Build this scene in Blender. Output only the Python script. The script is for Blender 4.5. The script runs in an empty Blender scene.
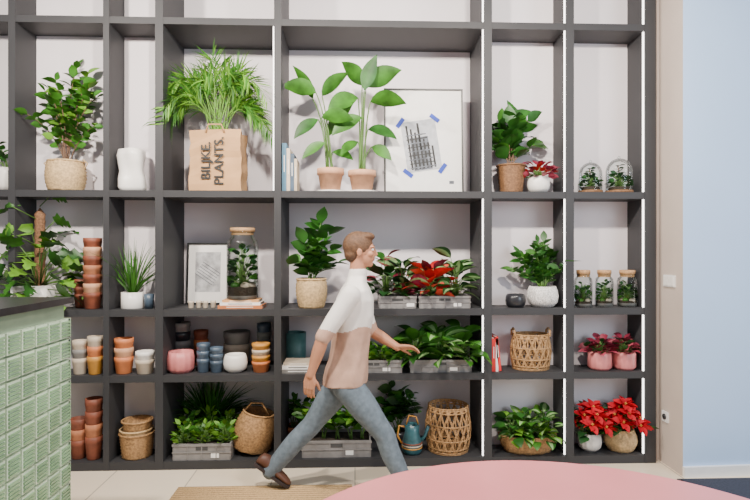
import bpy, math, random
from mathutils import Vector, Matrix, Euler
F=550.0; D=4.23; H=1.67; TH=math.atan2(20,550)
sT,cT=math.sin(TH),math.cos(TH)
Z=Vector((0,0,1)); Yv=Vector((0,1,0))
LR=random.Random(77)
# survey helper: elevation measurements -> metric position on a plane parallel to the shelving
def U(px,py,y):
    a=px-375; b=250-py
    dx=F*sT+a*cT; dy=F*cT-a*sT
    t=(y+D)/dy
    return dx*t, H+b*t
def sc(y): return (y+D)/F
# ---------------- materials
MC={}
def M(name,col,rough=.5,noise=.12,scale=15,bump=0.0,metal=0,emis=0,spec=None,trans=0):
    if name in MC: return MC[name]
    m=bpy.data.materials.new(name); m.use_nodes=True
    nt=m.node_tree; b=nt.nodes['Principled BSDF']
    b.inputs['Roughness'].default_value=rough; b.inputs['Metallic'].default_value=metal
    if spec is not None: b.inputs['Specular IOR Level'].default_value=spec
    if trans: b.inputs['Transmission Weight'].default_value=trans
    tc=nt.nodes.new('ShaderNodeTexCoord'); n=nt.nodes.new('ShaderNodeTexNoise')
    n.inputs['Scale'].default_value=scale; n.inputs['Detail'].default_value=3
    nt.links.new(tc.outputs['Object'],n.inputs['Vector'])
    r=nt.nodes.new('ShaderNodeValToRGB')
    r.color_ramp.elements[0].position=.3; r.color_ramp.elements[1].position=.7
    r.color_ramp.elements[0].color=[max(0,c*(1-noise)) for c in col]+[1]
    r.color_ramp.elements[1].color=[min(1,c*(1+noise)) for c in col]+[1]
    nt.links.new(n.outputs['Fac'],r.inputs['Fac']); nt.links.new(r.outputs['Color'],b.inputs['Base Color'])
    if bump:
        bp=nt.nodes.new('ShaderNodeBump'); bp.inputs['Strength'].default_value=bump; bp.inputs['Distance'].default_value=.01
        nt.links.new(n.outputs['Fac'],bp.inputs['Height']); nt.links.new(bp.outputs['Normal'],b.inputs['Normal'])
    if emis:
        b.inputs['Emission Color'].default_value=list(col)+[1]; b.inputs['Emission Strength'].default_value=emis
    MC[name]=m; return m
def glassmat():
    m=bpy.data.materials.new('clear_glass'); m.use_nodes=True; nt=m.node_tree
    for n in list(nt.nodes): nt.nodes.remove(n)
    o=nt.nodes.new('ShaderNodeOutputMaterial'); mx=nt.nodes.new('ShaderNodeMixShader')
    t=nt.nodes.new('ShaderNodeBsdfTransparent'); t.inputs[0].default_value=(.93,.96,.95,1)
    g=nt.nodes.new('ShaderNodeBsdfGlossy'); g.inputs['Roughness'].default_value=.08
    lw=nt.nodes.new('ShaderNodeLayerWeight'); lw.inputs[0].default_value=.25
    mu=nt.nodes.new('ShaderNodeMath'); mu.operation='MULTIPLY'; mu.inputs[1].default_value=.7
    nt.links.new(lw.outputs['Fresnel'],mu.inputs[0])
    nt.links.new(mu.outputs[0],mx.inputs[0]); nt.links.new(t.outputs[0],mx.inputs[1]); nt.links.new(g.outputs[0],mx.inputs[2])
    nt.links.new(mx.outputs[0],o.inputs[0]); return m
GL=glassmat()
def tile_mat():
    m=bpy.data.materials.new('floor_tiles'); m.use_nodes=True; nt=m.node_tree; b=nt.nodes['Principled BSDF']
    tc=nt.nodes.new('ShaderNodeTexCoord'); br=nt.nodes.new('ShaderNodeTexBrick')
    br.offset=0; br.inputs['Scale'].default_value=1; br.inputs['Brick Width'].default_value=.6; br.inputs['Row Height'].default_value=.6
    br.inputs['Mortar Size'].default_value=.005
    br.inputs['Color1'].default_value=(.78,.66,.50,1); br.inputs['Color2'].default_value=(.82,.70,.55,1); br.inputs['Mortar'].default_value=(.42,.36,.29,1)
    nt.links.new(tc.outputs['Object'],br.inputs['Vector']); nt.links.new(br.outputs['Color'],b.inputs['Base Color'])
    b.inputs['Roughness'].default_value=.28; return m
gr1=M('leaf_green',(.032,.125,.010),.45,.5,9,0,0,0,.35); gr2=M('leaf_dark_green',(.010,.048,.010),.42,.5,9,0,0,0,.35)
gr3=M('leaf_bright_green',(.10,.24,.018),.5,.4,9,0,0,0,.35); gr4=M('leaf_mid_green',(.018,.085,.010),.42,.5,9,0,0,0,.35)
lite=M('leaf_pale_stripe',(.20,.33,.13),.5,.3,9,0,0,0,.3); redl=M('leaf_red',(.42,.012,.012),.5,.35,9,0,0,0,.3); pinkl=M('leaf_burgundy',(.16,.012,.03),.5,.4,25,0,0,0,.3)
coral=M('leaf_coral',(.52,.06,.03),.5,.2,9,0,0,0,.3); lpink=M('leaf_pink',(.42,.06,.10),.5,.2,9,0,0,0,.3)
crim=M('bract_crimson',(.40,.002,.012),.55,.35,9,0,0,0,.25)
stemm=M('stem_green',(.07,.15,.025),.5); wood=M('stem_brown',(.13,.07,.04),.7)
soil=M('soil',(.03,.02,.012),.95,.3,60,.5)
white=M('ceramic_white',(.78,.75,.71),.35,.04); terra=M('terracotta',(.40,.15,.07),.75,.15,20,.1); terraL=M('terracotta_light',(.58,.31,.18),.75,.12,20,.1)
wick=M('wicker_tan',(.34,.19,.08),.7,.4,60,.3); wickd=M('wicker_brown',(.17,.08,.032),.7,.4,60,.3); wickl=M('wicker_pale',(.50,.34,.17),.75,.3,60,.3)
pink=M('ceramic_pink',(.62,.20,.20),.45,.08); ochre=M('ceramic_ochre',(.52,.24,.04),.5,.12); orange=M('ceramic_orange',(.54,.17,.06),.55,.12)
bluegr=M('ceramic_blue_grey',(.06,.09,.13),.35,.3,12); grey=M('ceramic_grey',(.20,.19,.18),.5,.12); dark=M('ceramic_dark',(.02,.02,.024),.3,.3)
rust=M('ceramic_rust',(.20,.055,.028),.6,.25); beige=M('ceramic_beige',(.52,.43,.33),.55,.08); speck=M('ceramic_speckled',(.62,.60,.58),.45,.45,90)
crt=M('crate_grey',(.20,.19,.185),.6,.1,20); crtd=M('crate_dark',(.05,.05,.05),.7); paper=M('paper_white',(.80,.78,.75),.8,.03)
kraft=M('kraft_paper',(.46,.26,.12),.85,.1,8,.3); ink=M('ink_black',(.008,.008,.008),.6); frameb=M('frame_black',(.010,.010,.010),.4)
cork=M('cork',(.42,.24,.11),.8,.3,70,.3); tape=M('tape_blue',(.01,.04,.36),.6); photo=M('print_grey',(.10,.11,.13),.7,.6,30)
shelfm=M('shelf_charcoal',(.036,.036,.039),.55,.06,4,0,0,0,.3); backm=M('back_panel',(.72,.665,.69),.8,.02,3)
led=M('led_white',(1,.97,.93),.5,0,1,0,0,5)
wallb=M('wall_beige_plaster',(.52,.44,.39),.85,.04,4,.05); wallc=M('wall_pale_blue',(.42,.58,.84),.75,.03,1.2); base_w=M('trim_white',(.8,.8,.8),.5,.02)
# ---------------- mesh builder
class MB:
    def __init__(s): s.v=[];s.f=[];s.m=[];s.mats=[];s.sm=[];s.M=None
    def mi(s,mat):
        if mat not in s.mats: s.mats.append(mat)
        return s.mats.index(mat)
    def add(s,vs,fs,mat,smooth=True,mis=None):
        o=len(s.v)
        for v in vs:
            v=Vector(v)
            if s.M: v=s.M@v
            s.v.append(v)
        k=s.mi(mat)
        for i,f in enumerate(fs):
            s.f.append([o+j for j in f]); s.m.append(k if mis is None else s.mi(mis[i])); s.sm.append(smooth)
    def box(s,x0,x1,y0,y1,z0,z1,mat):
        vs=[(x,y,z) for z in(z0,z1) for y in(y0,y1) for x in(x0,x1)]
        s.add(vs,[(0,2,3,1),(4,5,7,6),(0,1,5,4),(2,6,7,3),(0,4,6,2),(1,3,7,5)],mat,False)
    def lathe(s,prof,c,mat,seg=28,fn=None,smooth=True):
        vs=[];fs=[];n=len(prof)
        for i,(r,z) in enumerate(prof):
            for j in range(seg):
                a=2*math.pi*j/seg; rr=max(r,1e-4)
                if fn: rr=rr*fn(a,i,j,z)
                vs.append((c[0]+rr*math.cos(a),c[1]+rr*math.sin(a),c[2]+z))
        for i in range(n-1):
            for j in range(seg):
                k=(j+1)%seg; fs.append((i*seg+j,i*seg+k,(i+1)*seg+k,(i+1)*seg+j))
        s.add(vs,fs,mat,smooth)
    def tube(s,pts,rad,mat,seg=6):
        pts=[Vector(p) for p in pts]; n=len(pts)
        if not hasattr(rad,'__len__'): rad=[rad]*n
        vs=[];fs=[]
        prev=None
        for i,p in enumerate(pts):
            t=(pts[min(i+1,n-1)]-pts[max(i-1,0)])
            if t.length<1e-9: t=Vector((0,0,1))
            t.normalize()
            if prev is None:
                a=t.cross(Vector((0,1,0)) if abs(t.y)<.8 else Vector((1,0,0))).normalized()
            else:
                a=(prev-t*prev.dot(t)).normalized()
            prev=a; b=t.cross(a)
            for j in range(seg):
                an=2*math.pi*j/seg; vs.append(p+(a*math.cos(an)+b*math.sin(an))*rad[i])
        for i in range(n-1):
            for j in range(seg):
                k=(j+1)%seg; fs.append((i*seg+j,i*seg+k,(i+1)*seg+k,(i+1)*seg+j))
        fs.append(tuple(range(seg))[::-1]); fs.append(tuple((n-1)*seg+j for j in range(seg)))
        s.add(vs,fs,mat)
    def ell(s,c,r,mat,seg=20,rings=12,rot=None):
        vs=[];fs=[]
        for i in range(rings+1):
            ph=math.pi*i/rings
            for j in range(seg):
                a=2*math.pi*j/seg
                v=Vector((r[0]*max(math.sin(ph),1e-4)*math.cos(a),r[1]*max(math.sin(ph),1e-4)*math.sin(a),-r[2]*math.cos(ph)))
                if rot: v=rot@v
                vs.append(v+Vector(c))
        for i in range(rings):
            for j in range(seg):
                k=(j+1)%seg; fs.append((i*seg+j,i*seg+k,(i+1)*seg+k,(i+1)*seg+j))
        s.add(vs,fs,mat)
    def leaf(s,p,d,L,W,mat,droop=.5,fold=.2,shape='oval',mat2=None,n=6,roll=0,tw=None):
        p=Vector(p); d=Vector(d).normalized(); sd=d.cross(Z)
        if sd.length<.05: sd=Vector((1,0,0))
        sd.normalize()
        f=LR.uniform(0,.75) if tw is None else tw
        b=d.cross(Yv)
        if b.length>.2 and f>0:
            b.normalize()
            if b.dot(sd)<0: b=-b
            sd=(sd*(1-f)+b*f).normalized()
        if roll: sd=Matrix.Rotation(roll,3,d)@sd
        cur=p.copy(); vs=[];fs=[];mi=[]
        cols=[-1,-.4,0,.4,1] if mat2 else [-1,0,1]; nc=len(cols)
        for i in range(n+1):
            t=i/n
            if shape=='oval': w=math.sin(math.pi*t**.85)
            elif shape=='lance': w=math.sin(math.pi*t**.6)
            elif shape=='heart': w=(1-t)**.65*min(1,t*8+.35)*1.15 if t<1 else 0
            elif shape=='monstera': w=((1-t)**.55*min(1,t*8+.45)*(1.15 if i%2==0 else .6)) if t<1 else 0
            else: w=min(1,t*5+.4)*(1-t**2.5)
            w=max(w,.01)*W/2; nr=sd.cross(d)
            for c in cols: vs.append(cur+sd*(w*c)+nr*(fold*w*abs(c)))
            d=(d-Z*(droop/n)).normalized(); sd=(sd-d*sd.dot(d)).normalized()
            cur=cur+d*(L/n)
        for i in range(n):
            for c in range(nc-1):
                fs.append((i*nc+c,i*nc+c+1,(i+1)*nc+c+1,(i+1)*nc+c))
                mi.append(mat2 if (mat2 and c in(1,2)) else mat)
        s.add(vs,fs,mat,True,mi)
    def obj(s,name,parent=None,bounds=None):
        if bounds:
            x0,x1,yb=bounds[:3]; zt=bounds[3] if len(bounds)>3 else 99
            for v in s.v:
                if v.y>yb-.01: v.y=yb-.01-random.random()*.004
                if v.y>-.005:
                    v.x=min(max(v.x,x0+.006),x1-.006)
                    v.z=min(v.z,zt)
        me=bpy.data.meshes.new(name); me.from_pydata([tuple(v) for v in s.v],[],s.f)
        for m in s.mats: me.materials.append(m)
        me.polygons.foreach_set('material_index',s.m); me.polygons.foreach_set('use_smooth',s.sm); me.update()
        o=bpy.data.objects.new(name,me); bpy.context.scene.collection.objects.link(o)
        if parent: o.parent=parent
        return o
# ---------------- room + shelving
DIV=[(8,15),(103,109),(155,163),(274,281),(484,492),(566,574),(645,656)]
dx=[(U(a,250,0)[0],U(b,250,0)[0]) for a,b in DIV]
XL=U(-130,250,0)[0]
dep=[.28,.28,.28,.52,.52,.28,.28]
BX=[(XL,dx[0][0])]+[(dx[i][1],dx[i+1][0]) for i in range(6)]
ZT={1:H+230/130.,2:H+59/130.,3:H-59/130.,4:H-124/130.,5:.062}
TOP={2:ZT[1]-.05,3:ZT[2]-.05,4:ZT[3]-.05,5:ZT[4]-.05}
def bnd(bay,row): return (BX[bay][0],BX[bay][1],dep[bay],TOP[row]-.004)
sh=MB()
for i,(a,b) in enumerate(dx):
    d=.53 if i in(2,3,4) else .30
    sh.box(a,b,0,d,0,4.1,shelfm)
sh.box(XL-.05,XL,0,.3,0,4.1,shelfm)
for bay,(a,b) in enumerate(BX):
    for r in ZT:
        z1=ZT[r]; z0=z1-.052 if r<5 else 0
        sh.box(a,b,.003,dep[bay],z0,z1,shelfm)
    sh.box(a,b,dep[bay],dep[bay]+.02,0,4.1,backm)
shelf=sh.obj('shelving_unit')
ls=MB()
for i,st in((3,0),(4,0),(5,0),(6,0)):
    x=dx[i][0]
    zs=[.07]+[v for r in(4,3,2,1) for v in(ZT[r]-.055,ZT[r]+.003)]+[4.05]
    for k in range(0,len(zs),2):
        if i==3 and k!=6: continue
        ls.box(x-.009,x-.001,.012,.026,zs[k],zs[k+1],led)
ls.obj('led_strips',shelf)
fl=MB(); fl.box(-5,5,-6.5,1,-.1,0,tile_mat()); fl.obj('floor')
XW=U(683,250,-.26)[0]
w=MB(); w.box(-5,XW+2.6,.6,.7,0,4.1,wallb); w.box(dx[6][1],XW+.01,.06,.6,0,4.1,wallb); w.obj('wall_back')
w=MB(); vs=[(XW,-.26,0),(XW+2.6,-.14,0),(XW+2.6,.6,0),(XW,.6,0)]; vs=vs+[(x,y,4.1) for x,y,z in vs]
w.add(vs,[(0,1,5,4),(1,2,6,5),(2,3,7,6),(3,0,4,7),(4,5,6,7),(3,2,1,0)],wallc,False,[wallc,wallc,wallc,wallb,wallb,wallb]); w.obj('wall_right')
w=MB(); vs=[(XW-.003,-.285,0),(XW+2.6,-.165,0),(XW+2.6,-.14,0),(XW-.003,-.26,0)]; vs=vs+[(x,y,.075) for x,y,z in vs]
w.add(vs,[(0,1,5,4),(1,2,6,5),(2,3,7,6),(3,0,4,7),(4,5,6,7),(3,2,1,0)],base_w,False); w.obj('baseboard_right')
w=MB()
zz=U(668,281,-.1)[1]
w.box(XW-.012,XW-.001,-.17,-.02,zz-.045,zz+.045,base_w)
for k in range(2): w.box(XW-.018,XW-.012,-.16+k*.068,-.10+k*.068,zz-.035,zz+.035,paper)
w.obj('light_switch')
w=MB(); zz=U(662,415,-.0)[1]; w.box(XW-.012,XW-.001,-.08,.0,zz-.04,zz+.04,base_w); w.tube([(XW-.02,-.04,zz),(XW-.001,-.04,zz)],.022,dark,12); w.obj('wall_socket')
# table
t=MB(); R=1.02; cx,cy=.65,-2.855
pk=M('table_pink_lacquer',(.80,.26,.28),.35,.04,3,0,0,0,.3)
t.lathe([(0,.715),(R-.02,.715),(R-.004,.722),(R,.735),(R-.004,.747),(R-.015,.75),(0,.75)],(cx,cy,0),pk,96)
t.lathe([(.28,.0),(.28,.015),(.06,.03),(.04,.06),(.04,.66),(.10,.715)],(cx,cy,0),shelfm,32)
t.obj('round_pink_table')
# rug, mat
g=MB(); jute=M('jute',(.56,.36,.17),.9,.25,120,.6)
x0=U(178,485,-.35)[0]; x1=U(352,485,-.35)[0]
for i in range(24):
    yy=-1.1+i*.0325; g.tube([(x0,yy,.008),((x0+x1)/2,yy,.008),(x1,yy,.008)],[.0175]*3,jute,6)
for v in g.v: v.z=max(.001,min(v.z,.014))
g.obj('jute_rug')
g=MB(); g.box(2.36,3.3,-.85,-.33,.001,.012,M('mat_dark',(.03,.035,.055),.9,.3,80,.4)); g.box(2.34,3.32,-.87,-.31,.0005,.006,dark); g.obj('door_mat')
# glass block counter
c=MB(); gb=M('glass_block',(.26,.42,.24),.10,.2,6); gb2=M('glass_block_edge',(.62,.76,.58),.12,.1,6); mort=M('mortar',(.22,.29,.20),.8,.05)
XC,ZC=U(72,297,-1.03)
c.box(XC-1.0,XC-.03,-2.6,-1.06,0,ZC-.03,mort)
bs=.117
for r in range(12):
    z0=.0+r*bs
    if z0+bs>ZC-.02: break
    for k in range(13):
        y1=-1.03-k*bs; y0=y1-bs
        c.box(XC-.035,XC-.006,y0+.007,y1-.007,z0+.006,z0+bs-.006,gb2)
        for q in range(5):
            zq=z0+.015+q*.0185
            c.box(XC-.006,XC+.002,y0+.016,y1-.016,zq,zq+.011,gb)
    for k in range(8):
        x1=XC-.002-k*bs
        c.box(x1-bs+.004,x1-.004,-1.058,-1.032,z0+.004,z0+bs-.004,gb2)
c.box(XC-1.03,XC+.006,-2.62,-1.02,ZC-.035,ZC,dark)
c.obj('glass_block_counter')
# ---------------- generators
def loc(p0,p1,pt,row,y):
    x,zt=U((p0+p1)/2,pt,y); z=ZT[row]
    return x,y,z,(p1-p0)/2*sc(y),zt-z
def pot(mb,x,y,z,rt,rb,h,mat,style='taper',so=True):
    if style=='taper': pr=[(0,0),(rb,0),(rb+(rt-rb)*.5,h*.5),(rt,h)]
    elif style=='rim': pr=[(0,0),(rb,0),(rt*.9,h*.72),(rt,h*.73),(rt,h)]
    elif style=='round': pr=[(0,0),(rb,0),(rt*1.0,h*.22),(rt*1.08,h*.5),(rt*1.02,h*.8),(rt*.9,h)]
    elif style=='cyl': pr=[(0,0),(rt*.93,0),(rt,.02*h+.004),(rt,h)]
    e=pr[-1][0]
    pr=pr+[(e-.008,h),(e-.012,h-.02)]
    mb.lathe(pr,(x,y,z),mat)
    mb.lathe([(e-.012,h-.02),(0,h-.015)] if so else [(e-.012,h-.02),(rb*.9,.02),(0,.015)],(x,y,z),soil if so else mat)
def woven(mb,x,y,z,rt,rb,h,mat,bulge=.0,seg=36,rh=.014,so=True,amp=.03):
    n=max(6,int(h/rh)); pr=[(0,0)]
    for i in range(n+1):
        t=i/n; pr.append(((rb+(rt-rb)*t+bulge*math.sin(math.pi*t)),h*t))
    mb.lathe(pr,(x,y,z),mat,seg,lambda a,i,j,zz:1+amp*(1 if ((i+j//2)%2) else -1))
    ring(mb,x,y,z+h,rt,.008,mat)
    mb.lathe([(rt-.012,h),(rt-.02,h*.9),(0,h*.88)] if so else [(rt-.012,h),(rb-.01,.02),(0,.015)],(x,y,z),soil if so else mat)
def ring(mb,x,y,z,r,tr,mat,n=28):
    pts=[(x+r*math.cos(2*math.pi*i/n),y+r*math.sin(2*math.pi*i/n),z) for i in range(n+1)]
    mb.tube(pts,tr,mat,6)
def bez(a,b,c,n=8):
    return [a*(1-t)**2+b*2*t*(1-t)+c*t*t for t in [i/n for i in range(n+1)]]
def reg(p0,p1,pt,pb,y):
    x0,z1=U(p0,pt,y); x1,z0=U(p1,pb,y); return x0,x1,z0,z1
def stems(mb,base,rg,ry,ns,nl,L,W,mat,seed=1,start=.35,shape='oval',mat2=None,droop=.7,sm=None,sr=.005,mid=.5):
    R=random.Random(seed); x0,x1,z0,z1=rg; base=Vector(base)
    for i in range(ns):
        u=(i+.5)/ns*2-1+R.uniform(-.15,.15)
        tip=Vector(((x0+x1)/2+u*(x1-x0)/2*.82,base.y+R.uniform(-1,1)*ry,z1-(z1-z0)*(.08+.6*abs(u)**1.6*R.uniform(.5,1)+R.uniform(0,.22))))
        ctl=Vector((base.x+(tip.x-base.x)*.3,base.y,base.z+(tip.z-base.z)*mid+.05))
        pts=bez(base+Vector((R.uniform(-.02,.02),R.uniform(-.02,.02),0)),ctl,tip,10)
        mb.tube(pts,[sr*(1-.5*k/10) for k in range(11)],sm or stemm,5)
        az=R.uniform(0,6.28)
        for k in range(nl):
            t=start+(1-start)*k/max(1,nl-1); f=t*10; a=min(9,int(f)); p=pts[a].lerp(pts[a+1],f-a); tg=(pts[a+1]-pts[a]).normalized()
            az+=2.4; d=Vector((math.cos(az),math.sin(az)*.8,.35))+tg*(.5 if k<nl-1 else 2)
            s=R.uniform(.75,1.15); mb.leaf(p,d,L*s,W*s,mat if R.random()<.8 else gr3 if mat is gr1 else gr1,droop*R.uniform(.5,1.5),.2,shape,mat2,6,R.uniform(-.5,.5))
def cloud(mb,base,rg,ry,n,L,W,mats,seed=1,shape='oval',mat2=None,droop=.7,lo=1.45,up=.25,sr=.003):
    R=random.Random(seed); x0,x1,z0,z1=rg; base=Vector(base)
    hz=max(.03,z1-base.z-L*.35)
    for i in range(n):
        az=i*2.4+R.uniform(-.4,.4); t=(i+.5)/n; phi=lo*t**.55; rad=R.uniform(.55,1)
        hw=max(.02,((x1-base.x) if math.cos(az)>0 else (base.x-x0))-L*.55)
        ryy=max(.02,ry-L*.4)
        o=Vector((math.cos(az)*math.sin(phi)*hw,math.sin(az)*math.sin(phi)*ryy,math.cos(phi)*hz))*rad
        p=base+o
        mb.tube([base+Vector((math.cos(az),math.sin(az),0))*.012,base+Vector((o.x*.4,o.y*.4,o.z*.65)),p],[sr,sr,sr*.7],stemm,4)
        d=Vector((math.cos(az)*(.5+math.sin(phi)*.6),math.sin(az)*(.4+math.sin(phi)*.4),up+.5*math.cos(phi)))
        s=R.uniform(.75,1.15); mb.leaf(p,d,L*s,W*s,R.choice(mats),droop*R.uniform(.6,1.5),.18,shape,mat2,7,R.uniform(-.5,.5))
def palm(mb,base,rg,ry,n,mat,seed=3):
    R=random.Random(seed); x0,x1,z0,z1=rg; base=Vector(base); hh=z1-base.z
    for i in range(n):
        u=((i*0.618)%1)*2-1; u=math.copysign(abs(u)**.8,u); hw=(x1-base.x) if u>0 else (base.x-x0)
        low=R.random()
        tip=Vector((base.x+u*hw*.97,base.y+R.uniform(-1,1)*ry,base.z+hh*(.93-.55*abs(u)**1.3-low*.40)))
        ctl=Vector((base.x+u*hw*.42,base.y+(tip.y-base.y)*.3,base.z+hh*(1.12-low*.45)))
        pts=bez(base+Vector((R.uniform(-.06,.06),R.uniform(-.03,.03),0)),ctl,tip,14)
        mb.tube(pts,[.0042*(1-.7*k/14) for k in range(15)],gr3,5)
        for k in range(5,15):
            for f in ((0,.5) if k<14 else (0,)):
                p=pts[k] if not f else pts[k].lerp(pts[k+1],.5)
                tg=(pts[min(k+1,14)]-pts[k-1]).normalized(); sd=tg.cross(Yv)
                if sd.length<.1: sd=Vector((1,0,0))
                sd=(sd.normalized()+Yv*R.uniform(-.7,.7)).normalized()
                L=.185*(1-.5*abs((k-9)/7))
                for q in(-1,1): mb.leaf(p,tg*1.0+sd*q*.7,L*R.uniform(.8,1.15),.0125,mat if R.random()<.6 else gr3,R.uniform(.1,.9),.3,'lance',None,4)
def grass(mb,base,rg,ry,n,W,mat,seed=1,droop=1.2):
    R=random.Random(seed); x0,x1,z0,z1=rg; base=Vector(base)
    for i in range(n):
        az=R.uniform(0,6.28); hw=(x1-x0)/2; o=R.random()**.7
        d=Vector((math.cos(az)*hw*o*.8,math.sin(az)*ry*o,(z1-base.z)*R.uniform(.7,1.05)))
        mb.leaf(base+Vector((math.cos(az)*.02,math.sin(az)*.02,0)),d,d.length*1.1,W,mat,droop*o,.3,'strap',None,8)
def crate(mb,x0,x1,y0,y1,z,h,mat=crt):
    t=.012
    mb.box(x0,x1,y0,y1,z,z+.01,mat)
    mb.box(x0,x1,y0,y0+t,z+.01,z+h,mat); mb.box(x0,x1,y1-t,y1,z+.01,z+h,mat)
    mb.box(x0,x0+t,y0+t,y1-t,z+.01,z+h,mat); mb.box(x1-t,x1,y0+t,y1-t,z+.01,z+h,mat)
    mb.box(x0-.006,x1+.006,y0-.006,y0,z+h-.018,z+h,mat)
    mb.box(x0-.006,x1+.006,y0-.006,y0,z+h*.45,z+h*.45+.008,mat)
    n=max(3,int((x1-x0)/.09))
    for i in range(n+1):
        xx=x0+(x1-x0)*i/n; mb.box(max(x0,xx-.004),min(x1,xx+.004),y0-.005,y0,z+.005,z+h-.02,mat)
    xm=(x0+x1)/2
    mb.box(xm-.045,xm+.045,y0-.003,y0,z+h*.62,z+h*.85,crtd)
    mb.box(xm+.07,xm+.13,y0-.0045,y0,z+h*.15,z+h*.42,paper)
    mb.box(x0+t,x1-t,y0+t,y1-t,z+h*.75,z+h*.8,soil)
def books_up(mb,x,y,z,specs,mats,lean=0):
    for (w,h,dp),m in zip(specs,mats):
        mb.M=Matrix.Translation((x,y,z))@Matrix.Rotation(lean,4,'Y')
        mb.box(0,.003,0,dp,0,h,m); mb.box(w-.003,w,0,dp,0,h,m); mb.box(.003,w-.003,0,.004,0,h,m)
        mb.box(.003,w-.003,.004,dp-.004,.004,h-.004,paper)
        mb.box(w*.4,w*.6,-.001,0,h*.4,h*.75,paper if m is not paper else ink)
        x+=w+.001
    mb.M=None
def books_flat(mb,x,y,z,specs,mats):
    for (w,d,t),m in zip(specs,mats):
        mb.box(x-w/2,x+w/2,y-d/2,y+d/2,z,z+.003,m); mb.box(x-w/2,x+w/2,y-d/2,y+d/2,z+t-.003,z+t,m)
        mb.box(x-w/2,x+w/2,y-d/2,y-d/2+.004,z+.003,z+t-.003,m)
        mb.box(x-w/2+.005,x+w/2-.005,y-d/2+.004,y+d/2-.005,z+.003,z+t-.003,paper)
        mb.box(x-w*.3,x+w*.3,y-d/2-.001,y-d/2,z+t*.4,z+t*.6,paper if m is not paper else ink)
        z+=t
    return z
def cups(mb,x,y,z,r,h,n,mat,mats=None):
    ch=h/(1+.55*(n-1)) if n>1 else h
    for i in range(n):
        zz=z+i*ch*.55; mm=mats[i%len(mats)] if mats else mat
        mb.lathe([(0,0),(r*.74,0),(r*.8,ch*.05),(r*.97,ch*.72),(r,ch*.74),(r,ch),(r-.006,ch),(r*.72,ch*.1),(0,ch*.08)],(x,y,zz),mm,24)
def jar(name,p0,p1,pt,row,y,seed,z=None,bay=6):
    x,y,zz,r,h=loc(p0,p1,pt,row,y)
    if z is not None: h=h+zz-z; zz=z
    mb=MB(); ch=.035
    hb=h-ch
    mb.lathe([(0,.001),(r*.95,.001),(r,.01),(r,hb*.78),(r*.93,hb*.88),(r*.72,hb*.93),(r*.72,hb)],(x,y,zz),GL,32)
    ring(mb,x,y,zz+hb,r*.73,.004,GL)
    mb.lathe([(r*.70,hb-.02),(r*.70,hb+.004),(r*.78,hb+.006),(r*.78,h),(0,h)],(x,y,zz),cork,24)
    mb.lathe([(0,.006),(r*.9,.006),(r*.9,.03)],(x,y,zz),grey,24); mb.lathe([(r*.9,.03),(r*.9,hb*.18),(0,hb*.2)],(x,y,zz),soil,24)
    cloud(mb,(x,y,zz+hb*.18),(x-r*1.1,x+r*1.1,zz+hb*.2,zz+hb*.86),r*1.0,60,r*.6,r*.42,[gr1,gr2,gr4],seed,'oval',None,.6)
    for q in range(6): mb.ell((x+math.cos(q*1.3)*r*.55,y+math.sin(q*1.3)*r*.55,zz+hb*.2),(r*.3,r*.3,r*.25),gr1 if q%2 else beige,8,6)
    for v in mb.v:
        dxx,dyy=v.x-x,v.y-y; q=math.hypot(dxx,dyy)
        if q>r: v.x=x+dxx*r*.97/q; v.y=y+dyy*r*.97/q
    return mb.obj(name)
def cloche(name,p0,p1,pt,row,y,seed):
    x,y,z,r,h=loc(p0,p1,pt,row,y); mb=MB()
    mb.lathe([(0,0),(r*1.02,0),(r*1.05,.008),(r*1.02,.022),(0,.024)],(x,y,z),wickd,32)
    mb.lathe([(r*.97,.022)]+[(r*.97,.022+(h-r-.04)*k/4) for k in range(1,5)]+[(r*.97*math.cos(a),h-r-.02+(r)*math.sin(a)) for a in [k*math.pi/16 for k in range(1,9)]],(x,y,z),GL,32)
    mb.ell((x,y,z+h+-.012),(.011,.011,.012),GL,10,8)
    mb.lathe([(r*.8,.024),(r*.75,.05),(0,.06)],(x,y,z),soil,20)
    cloud(mb,(x,y,z+.05),(x-r*1.0,x+r*1.0,z+.05,z+h*.66),r*.85,40,r*.5,r*.36,[gr4,gr2,gr2],seed)
    mb.tube([(x,y,z+.05),(x+.01,y,z+h*.4),(x-.01,y,z+h*.74)],.004,wood,5)
    for k in range(14): mb.leaf((x,y,z+h*(.4+.026*k)),(math.cos(k*2.4),math.sin(k*2.4),.4),r*.5,r*.28,gr2,.5)
    return mb.obj(name)
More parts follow.
